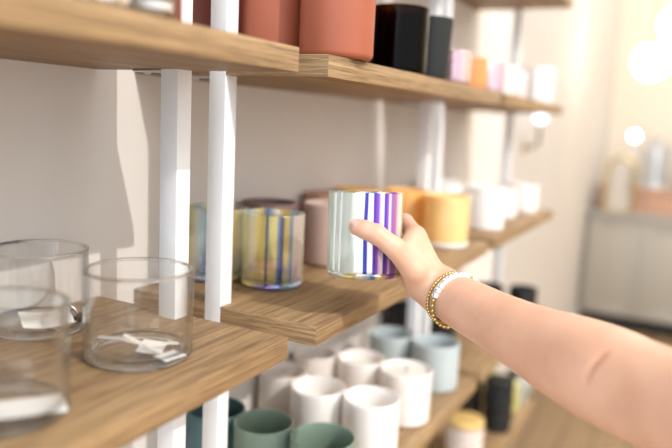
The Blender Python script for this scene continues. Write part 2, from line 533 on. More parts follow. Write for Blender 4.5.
def irid_jar(loc, label, rz):
    root = thing('iridescent_jar', (loc[0], loc[1], ZMB+.0002), label, 'candle jar', 'iridescent glass jars', rz)
    bm = bmesh.new(); lathe(bm, cup_profile(.045, .108, .0035, .012, .010), 96); link('jar_body', bm, IR_B, root)
    bm = bmesh.new(); lathe(bm, [(0, .0122), (.030, .0122), (.0392, .016), (.0411, .026), (.0406, .026), (.0387, .0165), (.03, .0128), (0, .0128)], 48)
    link('glass_bottom', bm, IR_BASE, root)
    bm = bmesh.new(); ring(bm, .045-.0065, .0058, .0069, .0055); link('base_ring', bm, IR_BASE, root)
    return root


IR_BASE = iridescent('iridescent_base', [(0, (.45, .35, .95)), (.15, SKY), (.3, LIL), (.45, (.4, .3, .9)), (.6, PNK), (.75, SKY), (.9, YEL), (1, (.45, .35, .95))], .7)
IR_EDGE = iridescent('iridescent_edge', [(0, PALE), (.12, MINT), (.2, YEL), (.3, PALE), (.38, MINT), (.44, (.95, .8, .3)), (.48, PALE), (.53, (.15, .3, .6)), (.56, YEL), (.62, PUR), (.68, PYEL), (.8, MINT), (1, PALE)], .6, trans=(.97, .98, .95))
irid_jar((.840, .537), 'gold and blue striped iridescent jar on the shelf, right of the white uprights', .3)
irid_jar((.826, .628), 'iridescent glass jar at back, half hidden behind the white upright', 2.0)

# --- other jars on the middle shelf
RJ, HJ = .0475, .105
gm = 'mauve ceramic jars on the middle shelf'
vessel('mauve_jar', RJ, HJ, MAUVE, (1.032, .545, ZMB), 'pale mauve ceramic jar directly left of the held glass', group=gm)
vessel('mauve_jar', RJ, HJ, MAUVE_D, (.963, .6245, ZMB), 'dark brown-mauve jar at the back behind the gold iridescent jar', group=gm)
vessel('mauve_jar', RJ, HJ, BROWNPINK, (1.17, .622, ZMB), 'rosy brown jar at back, only its rim seen left of the held glass', group=gm)
go = 'orange candles on the middle shelf'
vessel('orange_candle', RJ, HJ, ORANGE, (1.195, .535, ZMB), 'orange candle mostly hidden directly behind the held glass', group=go, wax=WAX, waxz=.85)
vessel('orange_candle', RJ, HJ, ORANGE, (1.30, .625, ZMB), 'orange candle by the wall, rim seen above the held glass', group=go, wax=WAX, waxz=.85)
vessel('orange_candle', RJ, HJ, ORANGE, (1.372, .545, ZMB), 'orange candle peeking between the held glass and the front orange one', group=go, wax=WAX, waxz=.85)
r = vessel('orange_candle', RJ, HJ, ORANGE_L, (1.345, .444, ZMB), 'front orange candle with pale base right of the hand', group=go, wax=WAX, waxz=.85)
bm = bmesh.new(); lathe(bm, [(RJ-.006, .0003), (RJ-.001, .002), (RJ+.0005, .007), (RJ+.0005, .012), (RJ-.003, .012)], 48); link('pale_base', bm, WHITEC, r)
gw = 'white jars on the far part of the middle shelf'
vessel('white_jar', RJ, HJ, WHITEC, (1.64, .445, ZMB), 'front white jar on the middle shelf, right of the orange candles', group=gw)
vessel('white_jar', RJ, HJ, WHITEC, (1.62, .545, ZMB), 'white jar behind the front white one, near the white uprights', group=gw)
vessel('white_jar', RJ, HJ, WHITEC, (1.76, .60, ZMB), 'white jar by the wall on the farthest unit, second row back', group=gw)
vessel('white_jar', RJ, HJ*.8, PEARL, (1.88, .47, ZMB), 'pearly low jar near the right end of the middle shelf', group=gw)
vessel('white_jar', RJ, HJ*.8, PEARL, (2.06, .45, ZMB), 'last pearly jar at the right end of the middle shelf', group=gw)

# --- lower shelf
gs = 'sage green cups on the lower shelf'
vessel('sage_cup', .0455, .1, SAGE, (.833, .538, ZL), 'sage green empty cup beside the white upright, left of the pair', 'cup', gs, t=.003)
vessel('sage_cup', .0475, .1, SAGE, (.838, .438, ZL), 'sage green empty cup nearest camera at the bottom edge, right of the pair', 'cup', gs, t=.003)
vessel('teal_cup', .0455, .1, TEAL, (.832, .627, ZL), 'dark teal cup at the back behind the white upright', 'cup', t=.003)
gl_ = 'white candle cups on the lower shelf'
vessel('white_cup', .0485, .1, WHITEC, (1.013, .441, ZL), 'white cup in front row right behind the nearer sage cup', 'cup', gl_, wax=WAX, waxz=.45, wick=False)
vessel('white_cup', .048, .1, WHITEC, (1.003, .5385, ZL), 'white cup in the middle of the three whites behind the sage cups', 'cup', gl_, wax=WAX, waxz=.6, wick=False)
vessel('white_cup', .0445, .1, ROSEW, (1.032, .6275, ZL), 'greyish white cup at the back, just past the near shelf corner', 'cup', gl_)
r = vessel('pearl_candle', .0495, .1, PEARL, (1.173, .443, ZL), 'pearly white candle with a dark wick at the front, left of the blue cup', 'candle jar', wax=WAX, waxz=.93)
vessel('white_cup', .0475, .1, PEARL, (1.18, .5405, ZL), 'pearly cup second from the front behind the dark-wicked candle', 'cup', gl_, wax=WAX, waxz=.8, wick=False)
vessel('white_cup', .044, .1, ROSEW, (1.15, .6275, ZL), 'blush cup at the back under the shelf corner', 'cup', gl_)
gb = 'pale blue cups on the lower shelf'
vessel('blue_cup', .051, .1, BLUE, (1.365, .452, ZL), 'pale blue cup in front at the right end of the lower shelf', 'cup', gb)
vessel('blue_cup', .0485, .1, BLUE, (1.362, .555, ZL), 'pale blue cup behind, under the wrist', 'cup', gb)
gk = 'black jars on the lower far shelf'
for x, y, l in ((1.60, .625, 'black jar by the wall seen between the uprights under the hand'),
                (1.62, .53, 'black jar just below the bracelet, second row'),
                (1.80, .60, 'black jar behind the forearm by the wall'),
                (1.965, .50, 'left of the two black jars peeking over the forearm'),
                (1.995, .408, 'right of the two black jars peeking over the forearm')):
    vessel('black_jar', .040, .1, BLACK, (x, y, ZL), l, group=gk, n=48)

# --- bottom shelf
r = vessel('lidded_candle', .047, .088, MAUVE, (1.717, .47, ZB), 'candle jar with a pale yellow lid on the bottom shelf', 'candle jar', lid=YWAX)
for k in range(3):
    bm = bmesh.new(); lathe(bm, [(RJ-.0005, .02+.022*k), (RJ+.0012, .022+.022*k), (RJ+.0012, .03+.022*k), (RJ-.0005, .032+.022*k)], 48)
    link('band', bm, ROSEW, r)


def tin(loc, label, h=.05):
    root = thing('black_tin', loc, label, 'tin', 'black tins stacked on the bottom shelf')
    bm = bmesh.new(); lathe(bm, [(0, .0003), (.039, .0003), (.0405, .002), (.0405, h*.62), (0, h*.62)], 48); link('tin_body', bm, BLACK, root)
    bm = bmesh.new(); lathe(bm, [(0, h*.62+.0003), (.0415, h*.62+.0003), (.042, h*.66), (.042, h-.003), (.040, h-.0005), (0, h-.0005)], 48); link('lid', bm, DARKJAR, root)
    return root


pos = ['bottom', 'middle', 'top']
for (x, y, nm) in ((1.93, .437, 'front'), (1.94, .53, 'back')):
    for k in range(3):
        tin((x, y, ZB+.0002+k*.0502), f'black tin, {pos[k]} of the {nm} stack on the bottom shelf')


def bottle(loc, R, h, mat, capm, label):
    root = thing('bottle', (loc[0], loc[1], loc[2]+.0002), label, 'bottle', 'small bottles on the bottom shelf')
    bm = bmesh.new(); lathe(bm, [(0, 0), (R-.003, 0), (R, .004), (R, h*.62), (R*.9, h*.7), (R*.42, h*.8), (R*.4, h*.86), (0, h*.86)], 40); link('bottle_body', bm, mat, root)
    bm = bmesh.new(); lathe(bm, [(0, h*.86+.0003), (R*.5, h*.86+.0003), (R*.5, h*.99), (R*.45, h), (0, h)], 32); link('cap', bm, capm, root)
    return root


YG = plain('yellow_green_glass', (190, 180, 112), .3, coat=.4)
GREYB = plain('grey_glass', (150, 156, 156), .3, coat=.4)
bottle((2.08, .435, ZB), .028, .13, YG, BLACK, 'yellow-green bottle beside the black tins')
bottle((2.10, .50, ZB), .028, .13, YG, WHITEC, 'yellow-green bottle behind, with a white cap')
bottle((2.155, .430, ZB), .026, .11, GREYB, STEEL, 'grey bottle nearest the shelf end on the bottom shelf')

# --- top shelf
gt = 'terracotta pots on the top shelf'
vessel('terracotta_pot', .0462, .12, TERRA, (.775, .413, ZT), 'large matt terracotta pot in front, left of the amber jar', 'pot', gt)
vessel('terracotta_pot', .0445, .12, TERRA, (.774, .5075, ZT), 'terracotta pot in the middle right of the second white upright', 'pot', gt)
vessel('terracotta_pot', .0455, .12, TERRA_D, (.862, .54, ZT), 'terracotta pot with shade in its colour in the gap behind the two front pots', 'pot', gt)
vessel('terracotta_pot', .0455, .12, TERRA_D, (.757, .615, ZT), 'terracotta pot with shade in its colour at the back between the two white uprights', 'pot', gt)
AMBER = None
t = NT('amber_glass')
tr = t.n('ShaderNodeBsdfTransparent'); 
lw = t.n('ShaderNodeLayerWeight'); lw.inputs[0].default_value = .5
rm = t.ramp(lw.outputs['Facing'], [(0, (.20, .085, .022, 1)), (.7, (.12, .045, .01, 1)), (1, (.5, .25, .08, 1))])
t.l(rm.outputs[0], tr.inputs[0])
gl = t.n('ShaderNodeBsdfGlossy'); gl.inputs['Roughness'].default_value = .08
pw = t.n('ShaderNodeMath', operation='POWER'); pw.inputs[1].default_value = 4.5; t.l(lw.outputs['Facing'], pw.inputs[0])
fr = t.n('ShaderNodeMath', operation='MULTIPLY_ADD'); fr.inputs[1].default_value = .7; fr.inputs[2].default_value = .012; t.l(pw.outputs[0], fr.inputs[0])
ms = t.n('ShaderNodeMixShader'); t.l(fr.outputs[0], ms.inputs[0]); t.l(tr.outputs[0], ms.inputs[1]); t.l(gl.outputs[0], ms.inputs[2]); t.l(ms.outputs[0], t.out.inputs[0])
vessel('amber_jar', .0465, .1, t.m, (1.007, .43, ZT), 'dark amber glass jar with glossy streaks between terracotta and charcoal', wax=plain('dark_wax', (46, 30, 18), .5), waxz=.72)
vessel('charcoal_jar', .0405, .1, DARKJAR, (1.112, .421, ZT), 'matt charcoal jar right of the amber jar', rb=.036)
IR_P = iridescent('iridescent_pink', [(0, (1, .7, .75)), (.1, (.98, .68, .78)), (.2, (1, .85, .82)), (.35, (1, .7, .8)), (.5, (.72, .5, .95)), (.56, (1, .82, .8)), (.75, (.9, .7, .9)), (.88, (1, .72, .75)), (1, (1, .7, .75))], .6)
gp = 'small candles on the far top shelf'
vessel('pink_candle', .032, .06, IR_P, (1.24, .416, ZT), 'pink iridescent candle right beside the charcoal jar', group=gp, wax=WAX, waxz=.6)
vessel('orange_votive', .036, .062, plain('amber_orange_glass', (232, 150, 84), .3, coat=.4), (1.385, .43, ZT), 'orange votive on the top shelf between two pink ones', group=gp)
r = vessel('pink_candle', .033, .07, IR_P, (1.54, .432, ZT), 'lilac and pink iridescent candle just past the seam of the top shelf', group=gp, wax=WAX, waxz=.6)
r.rotation_euler = (0, 0, 2.9)
vessel('pink_candle', .032, .07, ROSEW, (1.64, .43, ZT), 'pale blush candle right of the lilac one on the top shelf', group=gp)
vessel('pink_candle', .032, .07, plain('pale_pink', (244, 214, 214), .4), (1.76, .43, ZT), 'pale pink candle left of the tall white jar on the top shelf', group=gp)
vessel('white_jar', .046, .10, WHITEC, (2.05, .435, ZT), 'white jar near the right end of the top shelf', group=gp)
vessel('white_jar', .040, .09, WHITEC, (1.62, .60, ZT), 'white jar by the wall on the top shelf behind the pale candles', group=gp)

# --- silvered glass and others at the top left
MERC = NT('mercury_glass')
p = MERC.n('ShaderNodeBsdfPrincipled'); p.inputs['Metallic'].default_value = 1
tc = MERC.n('ShaderNodeTexCoord'); vo = MERC.n('ShaderNodeTexVoronoi'); vo.inputs['Scale'].default_value = 120; MERC.l(tc.outputs['Object'], vo.inputs['Vector'])
rm = MERC.ramp(vo.outputs['Distance'], [(.1, (1, 1, 1, 1)), (.6, (.7, .67, .65, 1))]); MERC.l(rm.outputs[0], p.inputs['Base Color'])
p.inputs['Roughness'].default_value = .15
b = MERC.n('ShaderNodeBump'); b.inputs['Strength'].default_value = .6; b.inputs['Distance'].default_value = .003
MERC.l(vo.outputs['Distance'], b.inputs['Height']); MERC.l(b.outputs[0], p.inputs['Normal']); MERC.l(p.outputs[0], MERC.out.inputs[0])
vessel('silver_votive', .021, .05, MERC.m, (.3935, .413, ZT), 'mottled silver glass votive at the left of the top shelf', 'candle holder')
jr = vessel('clear_jar', .020, .06, GLASS, (.4440, .410, ZT), 'clear glass jar of dark reed stubs on the top shelf', 'jar', wax=WAX, waxz=.12, wick=False, t=.002, base=.004)
for k in range(7):
    aa = k*2.4; rr_ = .004+.0016*k
    bm = bmesh.new(); tube(bm, [(rr_*math.cos(aa), rr_*math.sin(aa), .008), (rr_*math.cos(aa)*1.05, rr_*math.sin(aa)*1.05, .022+.008*(k % 3))], .0018)
    link('reed', bm, TERRA_D if k % 2 else WICK, jr)
bx_ = thing('candle_box', (.4745, .425, ZT+.0002), 'slim red-brown box right of the jar of reed stubs on the top shelf', 'box')
bm = bmesh.new(); box(bm, (0, 0, .036), (.012, .034, .072), .0008); link('box_body', bm, TERRA_D, bx_)
bm = bmesh.new(); box(bm, (0, 0, .0795), (.0128, .0348, .014), .0008); link('box_lid', bm, TERRA_D, bx_)


# ------------------------------------------------------------------ the held glass
axis_ray = (FW + RT*((366-336)/FPX) - UP*((191-224)/FPX)).normalized()
ax = (UP + RT*(2.5/78)); ax = (ax - axis_ray*ax.dot(axis_ray)).normalized()
CR, CH = .0467, .1064
ctop = at(366, 191.5, .864)
cbase = ctop - ax*CH
zx = ax; xx = (-FW - zx*(-FW).dot(zx)).normalized(); yx = zx.cross(xx)   # x toward the camera
cup = thing('iridescent_jar', cbase, 'violet striped iridescent glass jar held up in the hand', 'candle jar', 'iridescent glass jars')
mm = Matrix((xx, yx, zx)).transposed().to_4x4(); mm.translation = cbase
cup.matrix_world = mm
# u runs round the glass; .5 faces the camera, smaller to the left


def U(px):      # picture-side fraction -1..1 of the width -> place on the ramp
    return .5 + math.asin(max(-.999, min(.999, px)))/(2*PI)


hs = [(0, CRM), (U(-.97), (.9, .9, .8)), (U(-.88), MINT), (U(-.78), (.8, .92, .9)), (U(-.72), (.95, 1, .97)), (U(-.6), (.82, .94, .92)), (U(-.5), (.92, 1, .95)), (U(-.40), (.82, .93, .9)),
      (U(-.18), PALE), (U(-.08), PALE), (U(-.045), DBLU), (U(.03), VIO), (U(.055), PALE), (U(.17), CRM), (U(.20), VIO), (U(.31), PUR), (U(.34), LIL), (U(.42), (.95, .93, 1)),
      (U(.455), VIO), (U(.55), PUR), (U(.59), (.9, .85, .9)), (U(.66), (.45, .2, .66)), (U(.76), (.55, .25, .6)), (U(.82), (.85, .7, .75)), (U(.9), (.95, .97, .85)), (U(.98), (.72, .62, .5)), (1, CRM)]
hs = sorted(hs)
IR_H = iridescent('iridescent_glass_violet', hs, .82, trans=(.95, .94, .95), pearl=.40)  # stripes paint the room's reflections into the film colour
bm = bmesh.new(); lathe(bm, cup_profile(CR, CH, .0032, .011, .011), 128); link('jar_body', bm, IR_H, cup)
bm = bmesh.new(); lathe(bm, [(0, .0112), (.026, .0112), (.036, .0155), (.036, .016), (.026, .0118), (0, .0118)], 64); link('glass_bottom', bm, IR_BASE, cup)
bm = bmesh.new(); ring(bm, CR-.0062, .0052, .0066, .0050); link('base_ring', bm, IR_EDGE, cup)
bm = bmesh.new(); ring(bm, CR-.0016, CH-.0012, .0019, .0016); link('rim', bm, IR_EDGE, cup)


# ------------------------------------------------------------------ the arm and hand
def P(x, y, d): return np.array(at(x, y, d))


def cone_sdf(G, a, b, ra, rb):
    ba = b-a; L2 = ba@ba
    pa = G-a
    h = np.clip((pa@ba)/L2, 0, 1)
    d = np.linalg.norm(pa-h[..., None]*ba, axis=-1)
    return d-(ra+(rb-ra)*h)


def smin(a, b, k):
    h = np.clip(.5+.5*(b-a)/k, 0, 1)
    return b*(1-h)+a*h-k*h*(1-h)


ARM = [((438, 289, .8478), .0280), ((452, 297.5, .8262), .0286), ((470, 307.5, .7960), .0306), ((502, 324.5, .7506), .0326), ((540, 344.5, .7042), .0378), ((578, 362, .6610), .0432), ((610, 377, .6264), .0450),
       ((645, 393, .5918), .0434), ((690, 412, .5508), .0448), ((770, 445, .4806), .0486), ((900, 500, .3888), .054)]
PALM = [  # pairs: (point, r) to (point, r)
    (((440, 289, 0.8500), 0.02592), ((430, 284, 0.8640), 0.02106)),
    (((432, 279, 0.8586), 0.01944), ((416, 236, 0.8672), 0.01166)),
    (((432, 282, 0.8694), 0.01944), ((416, 252, 0.8899), 0.01210)),
    (((431, 287, 0.8748), 0.01944), ((415, 266, 0.9126), 0.01188)),
    (((429, 291, 0.8770), 0.01944), ((413, 280, 0.9310), 0.01102)),
    (((434, 290, 0.8532), 0.02160), ((416, 281, 0.8478), 0.01620)),
    (((418, 283, 0.8532), 0.01620), ((415, 284, 0.9072), 0.01296)),
    (((410, 259, 0.8316), 0.01296), ((417, 243, 0.8640), 0.01134)),
    (((405, 248, 0.8294), 0.00972), ((413, 236, 0.8640), 0.00972)),
    (((424, 270, 0.8424), 0.01620), ((418, 256, 0.8640), 0.01404)),
]
THUMB = [((424, 284, 0.8424), 0.01782), ((414, 270, 0.8251), 0.01566), ((395, 248, 0.8116), 0.01253), ((376, 234, 0.8068), 0.01156), ((364.5, 229.6, 0.8076), 0.01086), ((357, 227, 0.8095), 0.00991)]
FING = [
    [((416, 236, 0.8672), 0.01166), ((405, 222, 0.9010), 0.01060), ((393, 219, 0.9266), 0.00918), ((372, 223, 0.9250), 0.00842), ((354, 226, 0.9169), 0.00756)],
    [((416, 252, 0.8899), 0.01210), ((407, 242, 0.9180), 0.01037), ((392, 239, 0.9374), 0.00918), ((366, 240, 0.9272), 0.00842), ((348, 243, 0.9153), 0.00756)],
    [((415, 266, 0.9126), 0.01188), ((406, 258, 0.9353), 0.01015), ((390, 256, 0.9434), 0.00896), ((366, 256, 0.9283), 0.00821), ((350, 258, 0.9169), 0.00734)],
    [((413, 280, 0.9310), 0.01102), ((404, 273, 0.9439), 0.00950), ((392, 272, 0.9455), 0.00799), ((374, 271.5, 0.9320), 0.00734), ((362, 272, 0.9229), 0.00648)],
]


def build_body():
    VX = .0017
    ctl = np.array([[*P(*p), r] for p, r in ARM])
    ctl = np.vstack([2*ctl[0]-ctl[1], ctl, 2*ctl[-1]-ctl[-2]])
    pts = []
    for i in range(1, len(ctl)-2):
        for u in np.linspace(0, 1, 6)[:(-1 if i < len(ctl)-3 else None)]:
            a, b, c, d = ctl[i-1:i+3]
            q = .5*((2*b)+(c-a)*u+(2*a-5*b+4*c-d)*u*u+(3*b-a-3*c+d)*u**3)
            pts.append((q[:3], q[3]))
    allp = [(P(*p), r) for p, r in ARM+THUMB] + [(P(*p), r) for f in FING for p, r in f]
    lo = np.min([p-r for p, r in allp], axis=0)-.012
    hi = np.max([p+r for p, r in allp], axis=0)+.012
    dims = np.ceil((hi-lo)/VX).astype(int)+1
    F = np.full(dims, .05, np.float32)

    def window(ps):
        a = np.min([p-r for p, r in ps], axis=0)-.014; b = np.max([p+r for p, r in ps], axis=0)+.014
        i0 = np.maximum(0, ((a-lo)/VX).astype(int)); i1 = np.minimum(dims, ((b-lo)/VX).astype(int)+2)
        sl = tuple(slice(x, y) for x, y in zip(i0, i1))
        g = np.stack(np.meshgrid(*[lo[k]+VX*np.arange(i0[k], i1[k]) for k in range(3)], indexing='ij'), -1)
        return sl, g

    def put(ps, k):
        sl, g = window(ps)
        d = cone_sdf(g, ps[0][0], ps[1][0], ps[0][1], ps[1][1]).astype(np.float32)
        F[sl] = smin(F[sl], d, k)
    for a, b in zip(pts, pts[1:]): put([a, b], .003)
    for (a, b) in PALM: put([(P(*a[0]), a[1]), (P(*b[0]), b[1])], .010)
    th = [(P(*p), r) for p, r in THUMB]
    base = F.copy()
    parts = []
    for ch, k0 in [(th, .010)]+[([(P(*p), r) for p, r in f], .006) for f in FING]:
        sl, g = window(ch)
        d = None
        for a, b in zip(ch, ch[1:]):
            e = cone_sdf(g, a[0], b[0], a[1], b[1])
            d = e if d is None else smin(d, e, .004)
        parts.append((sl, smin(base[sl], d.astype(np.float32), k0)))
    for sl, d in parts: F[sl] = np.minimum(F[sl], d)
    # fold across the inside of the elbow
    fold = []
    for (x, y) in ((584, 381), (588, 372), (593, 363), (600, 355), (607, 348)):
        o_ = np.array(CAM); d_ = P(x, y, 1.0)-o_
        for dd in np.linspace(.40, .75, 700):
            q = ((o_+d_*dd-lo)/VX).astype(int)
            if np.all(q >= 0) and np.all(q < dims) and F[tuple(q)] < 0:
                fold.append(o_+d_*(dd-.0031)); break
    for a, b in zip(fold, fold[1:]):
        sl, g = window([(a, .004), (b, .004)])
        d = cone_sdf(g, a, b, .0036, .0036).astype(np.float32)
        F[sl] = -smin(-F[sl], d, .002)
    # surface nets
    ins = F < 0
    c = np.zeros(np.array(dims)-1, np.int8)
    for i in (0, 1):
        for j in (0, 1):
            for k in (0, 1):
                c += ins[i:dims[0]-1+i, j:dims[1]-1+j, k:dims[2]-1+k]
    act = (c > 0) & (c < 8)
    idx = -np.ones(act.shape, np.int64); cells = np.argwhere(act); idx[act] = np.arange(len(cells))
    acc = np.zeros((len(cells), 3)); cnt = np.zeros(len(cells))
    corners = [(i, j, k) for i in (0, 1) for j in (0, 1) for k in (0, 1)]
    for a in corners:
        for ax_ in range(3):
            if a[ax_] == 0:
                b = list(a); b[ax_] = 1
                fa = F[cells[:, 0]+a[0], cells[:, 1]+a[1], cells[:, 2]+a[2]]
                fb = F[cells[:, 0]+b[0], cells[:, 1]+b[1], cells[:, 2]+b[2]]
                cr = (fa < 0) != (fb < 0)
                tt_ = np.where(cr, fa/np.where(cr, fa-fb, 1), 0)
                pt = np.array(a)[None, :].repeat(len(cells), 0).astype(float); pt[:, ax_] += tt_
                acc[cr] += pt[cr]; cnt[cr] += 1
    V = lo+VX*(cells+acc/cnt[:, None])
    faces = []
    for ax_ in range(3):
        o1, o2 = (ax_+1) % 3, (ax_+2) % 3
        sa_ = [slice(1, n-1) for n in dims]; sa_[ax_] = slice(0, dims[ax_]-1)
        sb = list(sa_); sb[ax_] = slice(1, dims[ax_])
        A, B = ins[tuple(sa_)], ins[tuple(sb)]
        ed = np.argwhere(A != B)
        st = np.array([s.start for s in sa_]); e = ed+st
        flip = A[tuple(ed.T)]

        def cell(d1, d2):
            q_ = e.copy(); q_[:, o1] -= d1; q_[:, o2] -= d2
            return idx[q_[:, 0], q_[:, 1], q_[:, 2]]
        q4 = np.stack([cell(0, 0), cell(1, 0), cell(1, 1), cell(0, 1)], 1)
        q4[~flip] = q4[~flip][:, ::-1]
        faces.append(q4)
    Fc = np.concatenate(faces)
    # relax
    E_ = np.concatenate([Fc[:, [0, 1]], Fc[:, [1, 2]], Fc[:, [2, 3]], Fc[:, [3, 0]]])
    for _ in range(4):
        s = np.zeros_like(V); n_ = np.zeros(len(V))
        np.add.at(s, E_[:, 0], V[E_[:, 1]]); np.add.at(n_, E_[:, 0], 1)
        np.add.at(s, E_[:, 1], V[E_[:, 0]]); np.add.at(n_, E_[:, 1], 1)
        V = V*.5+.5*s/n_[:, None]
    return V, Fc, fold


t = NT('skin')
p = t.n('ShaderNodeBsdfPrincipled'); p.inputs['Roughness'].default_value = .48
p.inputs['Subsurface Weight'].default_value = .25; p.inputs['Subsurface Radius'].default_value = (1, .4, .22); p.inputs['Subsurface Scale'].default_value = .006
tc = t.n('ShaderNodeTexCoord')
n1 = t.n('ShaderNodeTexNoise'); n1.inputs['Scale'].default_value = 22; n1.inputs['Detail'].default_value = 5; t.l(tc.outputs['Object'], n1.inputs['Vector'])
n2 = t.n('ShaderNodeTexNoise'); n2.inputs['Scale'].default_value = 420; n2.inputs['Detail'].default_value = 3; t.l(tc.outputs['Object'], n2.inputs['Vector'])
r1 = t.ramp(n1.outputs['Fac'], [(.3, lin((208, 160, 134))), (.55, lin((219, 173, 147))), (.75, lin((224, 181, 156)))])
t.l(r1.outputs[0], p.inputs['Base Color'])
b = t.n('ShaderNodeBump'); b.inputs['Strength'].default_value = .18; b.inputs['Distance'].default_value = .0006
t.l(n2.outputs['Fac'], b.inputs['Height']); t.l(b.outputs[0], p.inputs['Normal']); t.l(p.outputs[0], t.out.inputs[0])
SKIN = t.m

V, Fc, fold = build_body()
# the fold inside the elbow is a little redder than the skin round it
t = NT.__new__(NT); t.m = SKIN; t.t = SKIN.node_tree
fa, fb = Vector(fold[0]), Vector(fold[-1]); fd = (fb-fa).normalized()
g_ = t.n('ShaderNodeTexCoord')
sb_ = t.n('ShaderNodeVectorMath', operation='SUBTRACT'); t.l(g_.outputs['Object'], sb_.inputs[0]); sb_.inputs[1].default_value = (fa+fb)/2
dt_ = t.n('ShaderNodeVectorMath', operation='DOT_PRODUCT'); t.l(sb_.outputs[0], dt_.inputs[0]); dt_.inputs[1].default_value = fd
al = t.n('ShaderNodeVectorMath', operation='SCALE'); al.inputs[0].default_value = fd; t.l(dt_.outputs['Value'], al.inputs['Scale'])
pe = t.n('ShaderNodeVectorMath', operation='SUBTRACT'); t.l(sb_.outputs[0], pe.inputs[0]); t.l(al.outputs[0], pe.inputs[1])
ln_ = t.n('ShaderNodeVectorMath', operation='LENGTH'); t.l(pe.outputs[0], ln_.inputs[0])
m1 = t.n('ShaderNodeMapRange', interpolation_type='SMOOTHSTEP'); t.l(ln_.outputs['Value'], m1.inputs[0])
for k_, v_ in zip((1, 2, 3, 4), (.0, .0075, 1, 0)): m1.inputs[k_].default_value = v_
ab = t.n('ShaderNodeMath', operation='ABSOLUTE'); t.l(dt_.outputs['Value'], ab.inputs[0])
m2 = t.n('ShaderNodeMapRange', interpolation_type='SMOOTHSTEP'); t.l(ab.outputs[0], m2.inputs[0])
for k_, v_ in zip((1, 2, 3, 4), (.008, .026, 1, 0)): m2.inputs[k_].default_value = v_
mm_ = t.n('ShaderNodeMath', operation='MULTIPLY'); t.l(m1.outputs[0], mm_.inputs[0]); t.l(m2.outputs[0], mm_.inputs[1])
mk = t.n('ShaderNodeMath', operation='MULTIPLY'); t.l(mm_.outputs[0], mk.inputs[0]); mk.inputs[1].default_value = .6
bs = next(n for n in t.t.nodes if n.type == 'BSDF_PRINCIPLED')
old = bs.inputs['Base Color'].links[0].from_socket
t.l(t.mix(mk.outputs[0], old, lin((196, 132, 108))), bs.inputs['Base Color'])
me = bpy.data.meshes.new('person')
me.vertices.add(len(V)); me.vertices.foreach_set('co', V.astype(np.float32).ravel())
me.loops.add(len(Fc)*4); me.loops.foreach_set('vertex_index', Fc.astype(np.int32).ravel())
me.polygons.add(len(Fc)); me.polygons.foreach_set('loop_start', np.arange(0, len(Fc)*4, 4, dtype=np.int32))
me.update(calc_edges=True); me.validate()
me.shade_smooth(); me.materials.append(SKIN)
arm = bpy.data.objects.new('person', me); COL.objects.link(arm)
tag(arm, 'bare arm of a person reaching in from the right, holding up a glass jar', 'person')

# thumb nail
tip = Vector(P(357, 227, 0.8095)); ip = Vector(P(364.5, 229.6, 0.8076))
td = (tip-ip).normalized(); nrm = (-FW*.85 + UP*.5); nrm = (nrm-td*nrm.dot(td)).normalized(); sd = td.cross(nrm)
bm = bmesh.new()
rows = []
for i in range(9):
    u = i/8
    ll = -.0081+.0162*u
    ww = .0066*(1-.42*max(0, (u-.62)/.38)**2)*(1-.3*max(0, (.2-u)/.2)**2)
    rows.append([bm.verts.new(tip+td*(ll+.0005)+sd*(ww*math.sin(s_*1.05)/math.sin(1.05)) + nrm*(.0103*math.cos(s_*.95)+.0002-.0006*(u-.3))) for s_ in np.linspace(-1, 1, 9)])
for a, b in zip(rows, rows[1:]):
    for k in range(8): bm.faces.new((a[k], a[k+1], b[k+1], b[k]))
bmesh.ops.solidify(bm, geom=list(bm.faces), thickness=.0006)
link('thumbnail', bm, NAIL, arm)

# sleeve beyond the frame
a0 = Vector(P(800, 458, 0.4590)); a1 = Vector(P(905, 502, 0.3866))
bm = bmesh.new(); tube(bm, [a0, a0.lerp(a1, .03), a0.lerp(a1, .5), a1], [.056, .058, .060, .062], 40, cap=False)
bmesh.ops.solidify(bm, geom=list(bm.faces), thickness=.0015)
link('sleeve', bm, plain('white_cotton', (236, 232, 226), .9), arm)


# ------------------------------------------------------------------ bracelets
def ring_points(c, axis, R, n, start, jig=0, tilt=0):
    axis = axis.normalized()
    e1 = (-FW - axis*(-FW).dot(axis)).normalized()      # side facing the lens
    e2 = e1.cross(axis)
    if e2.z < 0: e2 = -e2
    out = []
    for i in range(n):
        th_ = start+2*PI*i/n
        pos_ = c + (e1*math.cos(th_)+e2*math.sin(th_))*R + axis*(tilt*math.sin(th_))
        nr = (e1*math.cos(th_)+e2*math.sin(th_)).normalized()
        out.append((pos_, nr, (nr.cross(axis)).normalized(), axis))
    return out


axis = (Vector(P(470, 309, 0.7960))-Vector(P(438, 289, 0.8478))).normalized()


def bead_at(name, bm, mat, parent, off, f):
    pos_, nr, tg, axi = f
    M = Matrix((tg, axi, nr)).transposed().to_4x4(); M.translation = pos_
    o = link(name, bm, mat, None); o.parent = parent
    o.matrix_parent_inverse = Matrix.Translation(-Vector(off))
    o.matrix_basis = M
    return o


